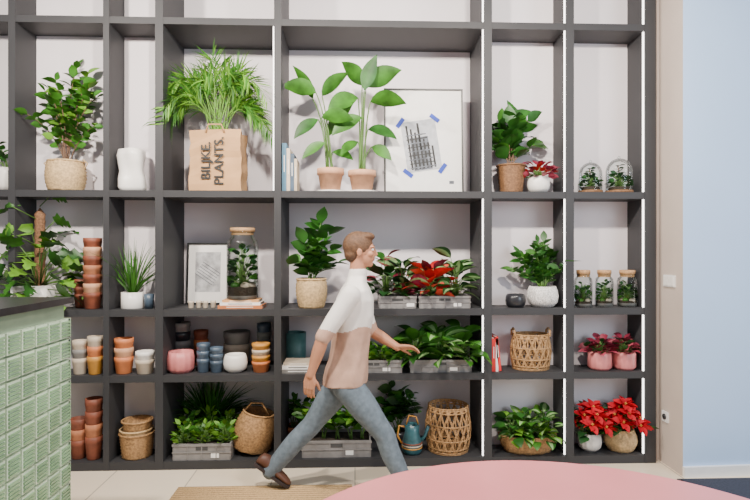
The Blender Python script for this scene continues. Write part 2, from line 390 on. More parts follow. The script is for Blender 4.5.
def framed(name,p0,p1,pt,row,y,lean,art):
    x0,zt=U(p0,pt,y); x1,_=U(p1,pt,y); W=x1-x0; h=zt-ZT[row]
    mb=MB(); mb.M=Matrix.Translation((x0,y-math.sin(lean)*h*.5,ZT[row]+.002))@Matrix.Rotation(-lean,4,'X')
    t=.013
    mb.box(0,t,-.012,.008,0,h,frameb); mb.box(W-t,W,-.012,.008,0,h,frameb); mb.box(t,W-t,-.012,.008,0,t,frameb); mb.box(t,W-t,-.012,.008,h-t,h,frameb)
    mb.box(t,W-t,-.002,.006,t,h-t,paper)
    if art==1:
        B=mb.M; mb.M=B@Matrix.Translation((W*.47,-.003,h*.46))@Matrix.Rotation(-.15,4,'Y')
        w2,h2=W*.22,h*.24
        mb.box(-w2,w2,-.001,.0005,-h2,h2,M('print_light',(.42,.43,.46),.8,.15,30))
        mb.box(-w2*.6,w2*.45,-.0021,-.001,-h2*.95,h2*.35,photo)
        for k in range(7):
            xx=-w2*.75+k*w2*.22; mb.box(xx,xx+w2*.11,-.003,-.002,-h2*.9,h2*(.85-.15*k),ink)
        for k in range(9): mb.box(-w2*.8,w2*.7-k*.006,-.0034,-.003,-h2*.85+k*h2*.16,-h2*.85+k*h2*.16+.008,ink if k%2 else photo)
        mb.box(-w2*.1,w2*.02,-.003,-.002,-h2*.2,h2*.9,ink)
        for sx in(-1,1):
            for sz in(-1,1):
                C=mb.M; mb.M=C@Matrix.Translation((sx*w2,0,sz*h2))@Matrix.Rotation(-sx*sz*-.8,4,'Y')
                mb.box(-.045,.045,-.005,-.0035,-.017,.017,tape); mb.M=C
        mb.M=B
        mb.box(W*.82,W*.88,-.003,-.002,h*.1,h*.13,photo)
    else:
        mb.box(W*.2,W*.8,-.003,-.002,h*.2,h*.85,M('print_pale',(.40,.40,.41),.8,.35,20))
        B=mb.M; mb.M=B@Matrix.Translation((W*.5,-.004,h*.5))@Matrix.Rotation(.6,4,'Y')
        for k in range(6): mb.box(-W*.25,W*.25,-.001,0,-h*.12+k*h*.045,-h*.11+k*h*.045,photo)
        mb.M=B
    return mb.obj(name)
# ================= ROW 2 (upper display)
m=MB(); x,y,z,r,h=loc(-14,8,168,2,.12); r=.07;x=BX[0][1]-.085; pot(m,x,y,z,r,r*.8,h,white,'round')
stems(m,(x,y,z+h-.02),reg(-30,9,132,166,y),.08,5,8,.07,.04,gr4,3); m.obj('potted_ficus',None,bnd(0,2))
m=MB(); x,y,z,r,h=loc(47,85,162,2,.13); woven(m,x,y,z,r*.84,r*.8,h,wickl,.02)
for q in(-1,1): m.tube([(x+q*r*.9,y,z+h*.75),(x+q*r*1.1,y,z+h*.95),(x+q*r*.85,y,z+h*1.08)],.006,wickl,6)
stems(m,(x,y,z+h-.03),reg(26,112,50,166,y),.13,15,15,.10,.062,gr1,7,.28,'oval',None,.8,wood,.005,.6)
m.obj('potted_zamioculcas',None,bnd(1,2))
m=MB(); x,y,z,r,h=loc(119,146,150,2,.13)
m.lathe([(0,0),(r*.8,0),(r*.92,h*.1),(r*.88,h*.3),(r*.78,h*.48),(r*.85,h*.65),(r*.95,h*.85),(r*.88,h),(r*.78,h),(r*.6,h*.6),(0,h*.5)],(x,y,z),white,36,lambda a,i,j,zz:1+.14*math.cos(3*a+zz*10))
m.obj('sculptural_white_vase')
# paper bag with palm
m=MB(); x,y,z,r,h=loc(193,245,134,2,.17); d=.12; W=r*.96
N=9; vs=[];fs=[]
R0=random.Random(4)
ringp=[(-W,-d),(-W*.33,-d-.004),(W*.33,-d-.004),(W,-d),(W*.96,0),(W,d),(0,d),(-W,d),(-W*.96,0)]
for i in range(N+1):
    for k,(a,b) in enumerate(ringp): 
        j=R0.uniform(-.006,.006) if 0<i else 0
        vs.append((x+a*(1-.02*i/N)+j,y+b*(1-.05*i/N)+j,z+.002+h*i/N+(R0.uniform(-.014,.014) if i==N else 0)))
n=len(ringp)
for i in range(N):
    for k in range(n): k2=(k+1)%n; fs.append((i*n+k,i*n+k2,(i+1)*n+k2,(i+1)*n+k))
fs.append(tuple(range(n))[::-1]); m.add(vs,fs,kraft,False)
m.box(x-W*.9,x+W*.9,y-d*.85,y+d*.85,z+h*.9,z+h*.92,soil)
m.tube([(x-W*.35,y-d-.004,z+h*.97),(x-W*.25,y-d-.012,z+h*1.1),(x+W*.25,y-d-.012,z+h*1.1),(x+W*.35,y-d-.004,z+h*.97)],.006,kraft,6)
palm(m,(x,y,z+h*.9),reg(152,277,54,150,y),.17,36,gr1)
bag=m.obj('areca_palm_in_paper_bag',None,bnd(3,2))
def text(s,size,mat,loc_,rot,parent,name):
    cu=bpy.data.curves.new(name,'FONT'); cu.body=s; cu.size=size; cu.extrude=.0008; cu.align_x='CENTER'; cu.offset=.0016
    o=bpy.data.objects.new(name+'_tmp',cu); bpy.context.scene.collection.objects.link(o)
    dg=bpy.context.evaluated_depsgraph_get(); me=bpy.data.meshes.new_from_object(o.evaluated_get(dg))
    bpy.data.objects.remove(o); me.materials.clear(); me.materials.append(mat)
    o2=bpy.data.objects.new(name,me); bpy.context.scene.collection.objects.link(o2)
    o2.location=loc_; o2.rotation_euler=rot; o2.parent=parent
RT=(Matrix.Rotation(math.pi/2,3,'X')@Matrix.Rotation(math.pi/2,3,'Z')).to_euler()
text('BILJKE.',.100,ink,(x-.035,y-d-.014,z+h*.5),RT,bag,'bag_text_1')
text('PLANTS.',.100,ink,(x+.065,y-d-.014,z+h*.5),RT,bag,'bag_text_2')
# books
m=MB(); teal=M('book_teal',(.06,.16,.24),.6)
books_up(m,BX[4][0]+.004,.03,ZT[2],[(.034,.37,.2),(.026,.33,.2),(.03,.29,.2),(.022,.25,.19)],[teal,beige,bluegr,M('book_sand',(.5,.4,.28),.6)]); m.obj('row_of_books')
# strelitzias
def strel(p0,p1,pt,leaves,seed):
    m=MB(); x,y,z,r,h=loc(p0,p1,pt,2,.15)
    m.lathe([(0,0),(r*1.0,0),(r*1.05,.014),(r*.9,.016),(0,.012)],(x,y,z),white)
    pot(m,x,y,z+.012,r,r*.7,h-.012,terraL,'rim')
    R=random.Random(seed); b=Vector((x,y,z+h-.03))
    for (lx,ly,ex_,ey,ww) in leaves:   # leaf base and leaf tip
        X,ZZ=U(lx,ly,y); p=Vector((X,y+R.uniform(-.1,.1),ZZ)); X2,Z2=U(ex_,ey,y)
        e=Vector((X2,p.y+R.uniform(-.12,.02),Z2))
        pts=bez(b+Vector((R.uniform(-.03,.03),R.uniform(-.02,.02),0)),Vector((b.x+(p.x-b.x)*.3,b.y,b.z+(p.z-b.z)*.7)),p,8)
        m.tube(pts,[.008-.0005*k for k in range(9)],stemm,6)
        dd=e-p; L=dd.length; dd=dd.normalized()+Z*.35
        m.leaf(p,dd,L*1.1,ww*.8,R.choice([gr1,gr4,gr1]),.75,.22,'oval',None,10,R.uniform(-.25,.25),.65)
    m.obj('potted_strelitzia',None,bnd(4,2))
strel(317,344,169,[(316,92,284,84,.17),(322,96,345,72,.15),(322,120,352,122,.15),(318,118,296,138,.13),(328,135,350,104,.15),(326,145,305,160,.11),(332,150,352,158,.11),(312,96,296,66,.12)],5)
strel(348,376,171,[(358,98,330,112,.20),(362,86,345,64,.18),(366,88,397,70,.20),(370,105,402,108,.18),(362,118,334,135,.17),(368,128,396,136,.16),(358,140,342,155,.12),(372,145,390,160,.12),(364,94,374,62,.15)],9)
framed('framed_art_print',384,463,88,2,.30,.05,1)
m=MB(); x,y,z,r,h=loc(497,525,166,2,.13); woven(m,x,y,z,r,r*.8,h,wickd)
stems(m,(x,y,z+h-.03),reg(486,544,101,170,y),.09,7,9,.16,.105,gr4,12,.25,'oval',None,.6,wood,.006); m.obj('potted_fiddle_leaf_fig',None,bnd(5,2))
m=MB(); x,y,z,r,h=loc(528,549,177,2,.10); pot(m,x,y,z,r,r*.7,h,white,'round')
cloud(m,(x,y,z+h-.02),reg(518,560,160,180,y),.12,60,.07,.055,[pinkl,pinkl,redl,lpink],3,'oval',None,.6); m.obj('potted_fittonia',None,bnd(5,2))
cloche('glass_cloche_terrarium',579,602,160,2,.12,4); cloche('glass_cloche_terrarium',606,632,156,2,.12,8)
# ================= ROW 3
m=MB(); x,y,z,r,h=loc(20,60,285,3,.15); pot(m,x,y,z,r*.8,r*.7,h,white,'cyl')
px,pz=U(40,205,y); moss=M('moss_pole',(.20,.10,.05),.95,.4,80,.8)
m.lathe([(.035,0)]+[(.035+.004*(k%2),k*.03) for k in range(1,int((pz-z-h)/.03))]+[(0,pz-z-h)],(px,y,z+h-.02),moss,14)
cloud(m,(px,y-.01,z+h-.02),reg(-28,98,222,290,y),.32,54,.20,.17,[gr1,gr3,gr1,gr4],21,'monstera',None,1.0,1.9,.1,.005)
for k,(ax,ay,dd) in enumerate([(42,203,1),(38,215,-1),(46,228,1),(36,240,-1),(44,250,1)]):
    X,ZZ=U(ax,ay,y); q=Vector((X+dd*.09,y-.05,ZZ+.05)); m.tube([(X,y-.03,ZZ-.03),q],.004,stemm,5); m.leaf(q,(dd,-.3,.2),.18,.14,gr1,1.0,.2,'monstera',None,8)
for v in m.v:
    if v.y>.27: v.y=.27
    if v.y>-.004 and dx[0][0]-.02<v.x<dx[0][1]+.006: v.y=-.006-.01*LR.random()
m.obj('potted_monstera')
m=MB(); x,y,z,r,h=loc(85,103,238,3,.10)
cups(m,x-.01,y,z,r*.95,h,7,terra,[rust,terraL,rust,terra,rust,terraL]); m.obj('stacked_terracotta_pots')
m=MB(); x,y,z,r,h=loc(74,88,272,3,.2); cups(m,x,y,z,.05,h*.8,3,rust); m.obj('stacked_terracotta_pots')
m=MB(); x,y,z,r,h=loc(122,143,292,3,.11); pot(m,x,y,z,r,r*.8,h,white,'cyl'); grass(m,(x,y,z+h-.02),reg(102,160,243,290,y),.14,60,.011,gr1,5,1.6); m.obj('potted_ponytail_palm',None,bnd(2,3))
m=MB(); x,y,z,r,h=loc(144,154,294,3,.10); pot(m,x,y,z,r,r*.8,h,bluegr,'taper',False); m.obj('small_ceramic_pot')
framed('framed_art_print',187,229,243,3,.42,.08,2)
m=MB(); x,_=U(243,300,.17); zb=books_flat(m,x,.17,ZT[3],[(.34,.24,.025),(.31,.22,.022),(.28,.2,.02)],[M('book_rust',(.5,.16,.05),.6),paper,M('book_orange',(.6,.3,.12),.6)]); m.obj('stacked_books')
jar('corked_glass_terrarium_jar',227,258,228,3,.17,3,zb)
m=MB()
for k in range(4):
    X,_=U(191+k*7.2,300,.12); cups(m,X,.12+.02*(k%2),ZT[3],.022,.055,1,beige)
m.obj('small_beige_cups')
m=MB(); x,y,z,r,h=loc(297,326,279,3,.14); woven(m,x,y,z,r,r*.85,h,wickl,.015)
stems(m,(x,y,z+h-.03),reg(296,343,218,284,y),.12,8,9,.14,.09,gr4,31,.25,'oval',None,.6); m.obj('potted_rubber_plant',None,bnd(4,3))
for (p0,p1) in((379,416),(419,470)):
    m=MB(); x0,_=U(p0,300,.04); x1,_=U(p1,300,.04); zc=U(400,296,.04)[1]-ZT[3]; crate(m,x0,x1,.03,.30,ZT[3],zc)
    zz=ZT[3]+zc
    if p0<400:
        for q,X in enumerate((x0+.06,x0+.2)): cloud(m,(X,.16,zz-.02),(X-.2,X+.18,zz,ZT[3]+.48),.2,32,.17,.09,[gr2,gr2,pinkl,gr4],40+q,'oval',lite if q else None,.8)
        m.obj('crate_of_calatheas',None,bnd(4,3))
    else:
        X=x0+.09; cloud(m,(X,.13,zz-.02),(X-.19,X+.19,zz,ZT[3]+.40),.2,44,.18,.07,[redl,redl,coral,pinkl],50,'lance',None,.6)
        X=x1-.09; cloud(m,(X,.16,zz-.02),(X-.22,X+.19,zz,ZT[3]+.50),.2,40,.17,.09,[gr2,gr4,gr2],52,'oval',lite,.8)
        m.obj('crate_of_aglaonemas',None,bnd(4,3))
m=MB(); x,y,z,r,h=loc(506,525,294,3,.10); pot(m,x,y,z,r,r*.8,h,dark,'round',False); m.obj('dark_glazed_pot')
m=MB(); x,y,z,r,h=loc(528,557,286,3,.13); pot(m,x,y,z,r,r*.7,h,speck,'round')
stems(m,(x,y,z+h-.03),reg(504,574,234,292,y),.12,11,15,.095,.05,gr4,61,.2,'oval',None,.5,None,.007); m.obj('potted_zz_plant',None,bnd(5,3))
for k,(a,b) in enumerate(((574,592),(595,613),(617,637))): jar('corked_glass_terrarium_jar',a+.5,b,270,3,.09+.02*k,70+k)
# ================= ROW 4
def stack(name,p0,p1,pt,row,y,n,mat,mats=None):
    m=MB(); x,y,z,r,h=loc(p0,p1,pt,row,y); cups(m,x,y,z,r,h,n,mat,mats); return m.obj(name)
stack('stacked_grey_cups',73,87,340,4,.09,3,grey,[beige,grey]); stack('stacked_ochre_cups',88,103,336,4,.08,3,ochre,[ochre,orange,beige])
stack('stacked_orange_cups',115,133,338,4,.10,3,orange,[orange,terraL,orange]); stack('stacked_beige_cups',136,154,351,4,.09,2,beige,[beige,white]); 
m=MB(); x,y,z,r,h=loc(168,194,351,4,.13); m.lathe([(0,0),(r*.75,0),(r,h*.2),(r,h*.7),(r*.9,h),(r*.8,h),(r*.8,.03),(0,.02)],(x,y,z),pink,48,lambda a,i,j,zz:1+.03*math.cos(12*a)); m.obj('ribbed_pink_pot')
stack('stacked_dark_cups',172,190,322,4,.36,4,grey,[dark,grey]); stack('stacked_rust_cups',194,208,330,4,.38,3,rust,[rust,orange])
stack('stacked_blue_grey_cups',197,210,343,4,.12,3,bluegr); stack('stacked_blue_grey_cups',210,223,347,4,.11,3,bluegr)
stack('stacked_grey_cups',224,250,331,4,.38,2,grey,[beige,grey])
m=MB(); x,y,z,r,h=loc(224,247,354,4,.12); pot(m,x,y,z,r*.95,r*.6,h,white,'round',False); m.obj('round_white_pot')
stack('stacked_ochre_cups',252,270,343,4,.12,4,ochre,[orange,ochre,beige,ochre]); stack('stacked_grey_cups',257,271,323,4,.38,4,grey,[grey,bluegr])
m=MB(); x,_=U(299,370,.14); books_flat(m,x,.14,ZT[4],[(.25,.2,.03),(.24,.19,.028),(.22,.18,.025)],[grey,paper,beige]); m.obj('stacked_books')
m=MB(); x,y,z,r,h=loc(284,306,332,4,.4); pot(m,x,y,z,r,r*.8,h,M('ceramic_teal',(.08,.2,.2),.4),'cyl',False); m.obj('teal_glazed_pot')
for (p0,p1,sd) in((345,402,0),(410,471,1)):
    m=MB(); x0,_=U(p0,370,.04); x1,_=U(p1,370,.04); zc=U(400,360,.04)[1]-ZT[4]; crate(m,x0,x1,.03,.32,ZT[4],zc)
    zz=ZT[4]+zc
    if sd:
        for q in range(3):
            X=x0+.05+q*(x1-x0-.1)/2; cloud(m,(X,.14,zz-.02),(X-.22,X+.2,zz,ZT[4]+.40),.24,30,.19,.10,[gr1,gr4,gr1],80+q,'oval',lite if q==1 else None,.9,1.5)
        m.obj('crate_of_dieffenbachias',None,bnd(4,4))
    else:
        for q in range(4):
            X=x0+.05+q*(x1-x0-.1)/3; cloud(m,(X,.15,zz-.02),(X-.12,X+.12,zz,ZT[4]+.22),.14,22,.09,.05,[gr1,gr3],90+q)
        m.obj('crate_of_seedlings',None,bnd(4,4))
m=MB(); bred=M('book_red',(.65,.02,.02),.5); books_up(m,BX[5][0]+.012,.05,ZT[4],[(.03,.26,.2),(.02,.26,.2)],[bred,paper],0); m.M=None
books_up(m,BX[5][0]+.066,.05,ZT[4]+.003,[(.022,.27,.19)],[bred],-.1); m.obj('row_of_books')
def lattice(mb,x,y,z,r,h,mat,bul=.12,handles=True,nd=16):
    pr=lambda t:r*(.86+bul*math.sin(math.pi*min(1,t*1.05)))
    for t in(0,.03,.1,.3,.62,.9,.96,1): ring(mb,x,y,z+.006+(h-.01)*t,pr(t),.006,mat)
    mb.lathe([(0,.004),(pr(0),.004),(pr(0),.012),(0,.012)],(x,y,z),mat)
    for k in range(nd):
        for q in(-1,1):
            for o in (0,.05):
                pts=[]
                for i in range(9):
                    t=i/8; a=2*math.pi*k/nd+q*t*.8+o; pts.append((x+pr(t)*math.cos(a),y+pr(t)*math.sin(a),z+.006+(h-.01)*t))
                mb.tube(pts,.0042,mat,5)
        a=2*math.pi*k/nd; mb.tube([(x+pr(t)*math.cos(a),y+pr(t)*math.sin(a),z+.006+(h-.01)*t) for t in(0,.5,1)],.004,mat,5)
    if handles:
        for q in(-1,1): mb.tube([(x+q*pr(1),y-.05,z+h-.02),(x+q*pr(1)*1.02,y-.04,z+h+.025),(x+q*pr(1)*1.02,y,z+h+.045),(x+q*pr(1)*1.02,y+.04,z+h+.025),(x+q*pr(1),y+.05,z+h-.02)],.007,mat,6)
m=MB(); x,y,z,r,h=loc(508,552,333,4,.16); lattice(m,x,.145,z,min(r,.125)*1.0,h,wick)
for v in m.v: v.x=x+(v.x-x)*1.3; v.y=min(v.y,.272)
m.obj('rattan_basket')
for (a,b,sd) in((588,611,5),(613,635,6)):
    m=MB(); x,y,z,r,h=loc(a,b,351,4,.11); m.lathe([(0,0),(r*.8,0),(r,h*.15),(r,h*.9),(r*.9,h),(r*.85,h-.02),(0,h-.02)],(x,y,z),pink,40,lambda A,i,j,zz:1+.025*math.cos(14*A))
    cloud(m,(x,y,z+h-.02),(x-r*1.45,x+r*1.45,z+h,z+h+.13),.13,60,.07,.055,[pinkl,gr2,pinkl,lpink],sd); m.obj('potted_begonia',None,bnd(6,4))
# ================= ROW 5
stack('stacked_terracotta_pots',71,87,418,5,.11,3,rust,[rust,terra]); stack('stacked_terracotta_pots',86,102,398,5,.09,4,terra,[rust,terra,rust])
m=MB(); x,y,z,r,h=loc(121,153,432,5,.14); woven(m,x,y,z,r,r*.85,h,wick,.0,36,.012,False); woven(m,x-.004,y,z+h*.6,r*.93,r*.8,h*.55,wickl,0,36,.012,False); woven(m,x+.003,y,z+h*1.02,r*.88,r*.75,h*.5,wick,0,36,.012,False); m.obj('stacked_woven_baskets')
m=MB(); x0,_=U(172,450,.0); x1,_=U(230,450,.0); zc=U(200,444,.02)[1]-ZT[5]; crate(m,x0,x1,.02,.34,ZT[5],zc)
for q in range(6):
    X=x0+.06+(q%3)*(x1-x0-.12)/2; Y=.10+.14*(q//3); cloud(m,(X,Y,ZT[5]+zc-.02),(X-.11,X+.11,ZT[5]+zc,ZT[5]+.29+.05*(q//3)),.12,44,.065,.035,[gr3,gr3,gr1],100+q,'oval',None,.4,1.45,.5)
m.obj('crate_of_succulents',None,bnd(3,5))
m=MB(); x,y,z,r,h=loc(195,225,420,5,.42); pot(m,x,y,z,.09,.07,h*.75,dark,'taper'); grass(m,(x,y,z+h*.7),reg(160,262,378,430,y),.2,190,.012,gr4,6,1.5); grass(m,(x,y,z+h*.7),reg(180,250,385,430,y),.2,60,.01,gr1,16,1.2); m.obj('potted_fern',None,bnd(3,5))
m=MB(); x,y,z,r,h=loc(232,270,405,5,.2); m.M=Matrix.Translation((x,y,z+.03))@Matrix.Rotation(.22,4,'Y'); woven(m,0,0,0,r*.8,r*.95,h*.78,wick,.03,36,.012,False); 
m.tube([(-r*.7,-.03,h*.75),(-r*.45,-.05,h*.98),(r*.1,-.05,h*1.02),(r*.6,-.03,h*.75)],.008,wick,6); m.M=None
zmin=min(v.z for v in m.v)
for v in m.v: v.z+=z-zmin
m.obj('woven_handle_basket',None,bnd(3,5))
m=MB(); x0,_=U(302,450,.04); x1,_=U(371,450,.04); zc=U(330,441,.04)[1]-ZT[5]; crate(m,x0,x1,.04,.34,ZT[5],zc)
for q in range(5):
    X=x0+.06+q*(x1-x0-.12)/4; stems(m,(X,.17,ZT[5]+zc*.8),(X-.13,X+.13,ZT[5]+zc,ZT[5]+.44),.12,4,8,.11,.06,gr1,110+q,.3)
m.obj('crate_of_potted_plants',None,bnd(4,5))
m=MB(); x,y,z,r,h=loc(284,304,425,5,.42); pot(m,x,y,z,.08,.06,h,terra,'rim'); stems(m,(x,y,z+h-.02),reg(281,312,390,430,y),.1,5,8,.09,.05,gr4,8); m.obj('potted_peperomia',None,bnd(4,5))
m=MB(); x,y,z,r,h=loc(388,408,430,5,.38); pot(m,x,y,z,.085,.065,h,dark,'round'); stems(m,(x,y,z+h-.02),reg(376,424,382,434,y),.13,8,9,.12,.08,gr4,9); m.obj('potted_pothos',None,bnd(4,5))
# watering can
m=MB(); x,y,z,r,h=loc(402,422,424,5,.12); tealc=M('enamel_teal',(.03,.10,.12),.3,.3,20)
m.lathe([(0,0),(r*.8,0),(r*1.0,h*.1),(r*.95,h*.45),(r*.7,h*.75),(r*.75,h),(r*.65,h),(r*.5,h*.7),(0,h*.3)],(x,y,z),tealc)
for t_,mm in((.22,ochre),(.38,rust),(.3,beige)): ring(m,x,y,z+h*t_,r*.985,.005,mm)
m.tube([(x+r*.75,y,z+h*.35),(x+r*1.3,y-.01,z+h*.6),(x+r*1.6,y-.02,z+h*.95)],[.016,.012,.014],tealc,10)
m.tube([(x-r*.6,y,z+h*.9),(x-r*1.3,y,z+h*.95),(x-r*1.45,y,z+h*.6),(x-r*.9,y,z+h*.25)],.007,ochre,8)
m.tube([(x-r*.6,y,z+h*.95),(x-r*.3,y,z+h*1.3),(x+r*.4,y,z+h*1.25),(x+r*.65,y,z+h*.95)],.006,ochre,8)
m.obj('teal_watering_can')
m=MB(); x,y,z,r,h=loc(425,471,404,5,.19); lattice(m,x,y,z,r*1.0,h,wick,.12,False,18); m.obj('rattan_lantern_basket')
m=MB(); x,y,z,r,h=loc(498,557,434,5,.13); woven(m,x,.135,z,.125,.10,h,wick,.005,44,.014)
for v in m.v: v.x=x+(v.x-x)*r/.13
for q in range(4):
    X=x-.13+q*.087; cloud(m,(X,.12,z+h-.02),(X-.16,X+.16,z+h,z+h+.22),.18,30,.11,.075,[gr1,gr4,gr3],130+q,'oval',lite if q%2 else None,.9,1.6)
m.obj('basket_of_peperomias',None,bnd(5,5))
def poin(p0,p1,pt,style,mat,sd,f0,f1,ft):
    m=MB(); x,y,z,r,h=loc(p0,p1,pt,5,.14)
    if style=='w': woven(m,x,y,z,r*.75,r*.7,h,mat,r*.22)
    else: pot(m,x,y,z,r*.95,r*.65,h,mat,'round')
    R=random.Random(sd); rg=reg(f0,f1,ft,pt,y)
    cloud(m,(x,y,z+h-.02),(rg[0]-.03,rg[1]+.03,z+h,rg[3]-.02),.2,34,.11,.075,[gr2,gr4],sd,'oval',None,.8)
    for k in range(11):
        a=k*2.4; q=(k/11)**.5; cx_=(rg[0]+rg[1])/2+math.cos(a)*q*(rg[1]-rg[0])*.38; cy_=y-.05+math.sin(a)*q*.13; cz=rg[3]-.03-.15*q+R.uniform(-.02,.02)
        m.tube([(x,y,z+h-.02),((x+cx_)/2,(y+cy_)/2,(z+h+cz)/2+.02),(cx_,cy_,cz)],.004,stemm,5)
        for b in range(9):
            A=b*2.4; e=.1+.4*(b/9); v=Vector((math.cos(A),math.sin(A)*.7-.25,e+math.sin(A)*.5)); m.leaf((cx_,cy_,cz),v,.10*(1-.25*b/9),.052,crim,.5,.25,'oval',None,6,R.uniform(-.3,.3),.45)
        for b in range(4): m.ell((cx_+.008*math.cos(b*1.6),cy_-.008,cz+.01+.006*math.sin(b*1.6)),(.005,.005,.006),ochre,6,4)
    m.obj('potted_poinsettia',None,bnd(6,5))
poin(578,601,432,'p',white,3,569,612,401); poin(603,637,428,'w',wickl,4,596,648,398)
# ================= PERSON
yp=-.48
def P(px,py,y): X,ZZ=U(px,py,yp); return Vector((X,y,ZZ))
skin=M('skin',(.46,.21,.12),.55,.06,10); hair=M('hair_brown',(.10,.048,.022),.7,.3,60,.4); shirt=M('shirt_white',(.76,.72,.68),.85,.04,12,.1); apron=M('shirt_dusty_beige',(.50,.31,.23),.9,.12,12,.15)
jeans=M('jeans_grey_blue',(.12,.155,.19),.85,.2,30,.2); shoe=M('shoe_brown',(.09,.035,.02),.55,.1); sole=M('shoe_sole',(.03,.02,.02),.8); eyew=M('eye_white',(.8,.8,.8),.3); lip=M('lips',(.36,.11,.09),.5)
def remesh(mb,vox,sm,assign,mats):
    me=bpy.data.meshes.new('t'); me.from_pydata([tuple(v) for v in mb.v],[],mb.f)
    o=bpy.data.objects.new('t',me); bpy.context.scene.collection.objects.link(o)
    r=o.modifiers.new('r','REMESH'); r.mode='VOXEL'; r.voxel_size=vox
    s=o.modifiers.new('s','SMOOTH'); s.factor=.5; s.iterations=sm
    dg=bpy.context.evaluated_depsgraph_get(); e=bpy.data.meshes.new_from_object(o.evaluated_get(dg)); bpy.data.objects.remove(o)
    e.materials.clear()
    for m_ in mats: e.materials.append(m_)
    for p in e.polygons: p.material_index=assign(p.center,p.normal); p.use_smooth=True
    return e
def limb(mb,pts,rad,n=5,seg=16):
    pts=[Vector(p) for p in pts]; P2=[];R2=[]
    for i in range(len(pts)-1):
        for k in range(n): t=k/n; P2.append(pts[i].lerp(pts[i+1],t)); tt=t*t*(3-2*t); R2.append(rad[i]*(1-tt)+rad[i+1]*tt)
    P2.append(pts[-1]); R2.append(rad[-1])
    mb.tube(P2,R2,skin,seg)
    mb.ell(pts[0],[rad[0]]*3,skin,seg,8); mb.ell(pts[-1],[rad[-1]]*3,skin,seg,8)
yc=-.48
pel=P(346,376,yc); nk=P(357,277,yc); hd=P(361,251,yc)
B=MB()
def tors(T,secs):
    vs=[];fs=[];seg=40
    for (c,a,b) in secs:
        for j in range(seg):
            an=2*math.pi*j/seg; ca,sa=math.cos(an),math.sin(an)
            fl_=1+(.035*math.sin(an*5+c.z*9)+.015*math.sin(an*9-c.z*14))*(1 if T is SH else 0)
            vs.append(c+Vector((a*fl_*math.copysign(abs(ca)**.85,ca),b*fl_*math.copysign(abs(sa)**.8,sa),0)))
    for i in range(len(secs)-1):
        for j in range(seg): k=(j+1)%seg; fs.append((i*seg+j,i*seg+k,(i+1)*seg+k,(i+1)*seg+j))
    fs.append(tuple(range(seg))[::-1]); fs.append(tuple((len(secs)-1)*seg+j for j in range(seg)))
    T.add(vs,fs,skin)
def L_(t,o=0): return pel.lerp(nk,t)+Vector((o,0,0))
SH=MB()
tors(B,[(L_(-.10),.07,.10),(L_(-.03),.115,.160),(L_(.08,-.005),.122,.168),(L_(.16),.112,.158),(L_(.3,.005),.100,.14),(L_(.45,.005),.10,.15)])
# loose top hanging over the hips
tors(SH,[(L_(-.06,-.008),.152,.195),(L_(.0,-.006),.150,.192),(L_(.08,-.005),.145,.186),(L_(.16),.136,.176),(L_(.3,.005),.128,.168),(L_(.45,.005),.128,.170),(L_(.62,.01),.135,.182),(L_(.78,.005),.126,.195),(L_(.88),.098,.188),(L_(.95,-.003),.07,.12),(L_(1.0),.060,.07)])
hipN=pel+Vector((.0,-.085,-.03)); hipF=pel+Vector((-.005,.085,-.03))
kN=P(384,430,yc-.10); aN=P(404,478,yc-.10); aN.z=.115
kF=P(310,430,yc+.09); aF=P(268,477,yc+.10)
limb(B,[hipN,hipN.lerp(kN,.35),kN,kN.lerp(aN,.35)+Vector((-.012,0,0)),aN],[.104,.098,.070,.068,.057],6,20)
limb(B,[hipF,hipF.lerp(kF,.35),kF,kF.lerp(aF,.35)+Vector((-.012,0,.0)),aF],[.104,.098,.070,.068,.057],6,20)
shN=P(351,293,yc-.185); shF=P(356,293,yc+.185)
eN=P(325,332,yc-.225); wN=P(313,368,yc-.215)
eF=P(372,335,yc+.21); wF=P(399,351,yc+.15)
limb(SH,[shN,shN.lerp(eN,.5),eN],[.066,.060,.052],6); limb(SH,[shF,shF.lerp(eF,.5),eF],[.066,.060,.052],6)
limb(SH,[L_(.92),nk+Vector((0.005,0,.03))],[.075,.062],4)
def asg(c,n):
    t=(c.z-pel.z)/(nk.z-pel.z)
    return 0 if t>.50+.03*math.sin(c.x*20+c.y*9) else 1
meJ=remesh(B,.0075,6,lambda c,n:0,[jeans])
meS=remesh(SH,.0075,3,asg,[shirt,apron])
def hand(el,wr,fwd,curl,palmn,side):
    h=MB(); ax=(wr-el).normalized()
    limb(h,[el-ax*.01,el.lerp(wr,.3),wr],[.042,.042,.028],6,14)
    f=fwd.normalized(); n=(palmn-f*palmn.dot(f)).normalized(); s=f.cross(n)*side
    for k in range(4):
        o=s*(.028-.0187*k); h_=[wr+o*.6,wr+f*.045+o,wr+f*.085+o*1.0]
        limb(h,h_,[.016,.0145,.011],3,8)
    ln=[.072,.082,.076,.058]
    for k in range(4):
        b=wr+f*.085+s*(.030-.020*k); d=f.copy(); pts=[b]; l=ln[k]
        for q,pr in enumerate((.45,.3,.25)):
            d=(d + n*curl*(.35+.25*q)).normalized(); pts.append(pts[-1]+d*l*pr)
        limb(h,pts,[.0092,.0085,.0078,.0065],3,8)
    tb=wr+f*.025+s*.026; td=(f*.75+s*.65+n*.35).normalized(); p2=tb+td*.035; td2=(f*.9+s*.3+n*.4).normalized(); limb(h,[tb,p2,p2+td2*.03,p2+td2*.05+n*.004],[.013,.011,.0095,.007],3,8)
    return remesh(h,.0035,3,lambda c,n:0,[skin])
me2=hand(eN,wN,Vector((-.1,0,-1)),.7,Vector((.3,1,0)),1)
me3=hand(eF,wF,Vector((1,-.1,.0)),.6,Vector((0,-.5,-1)),1)
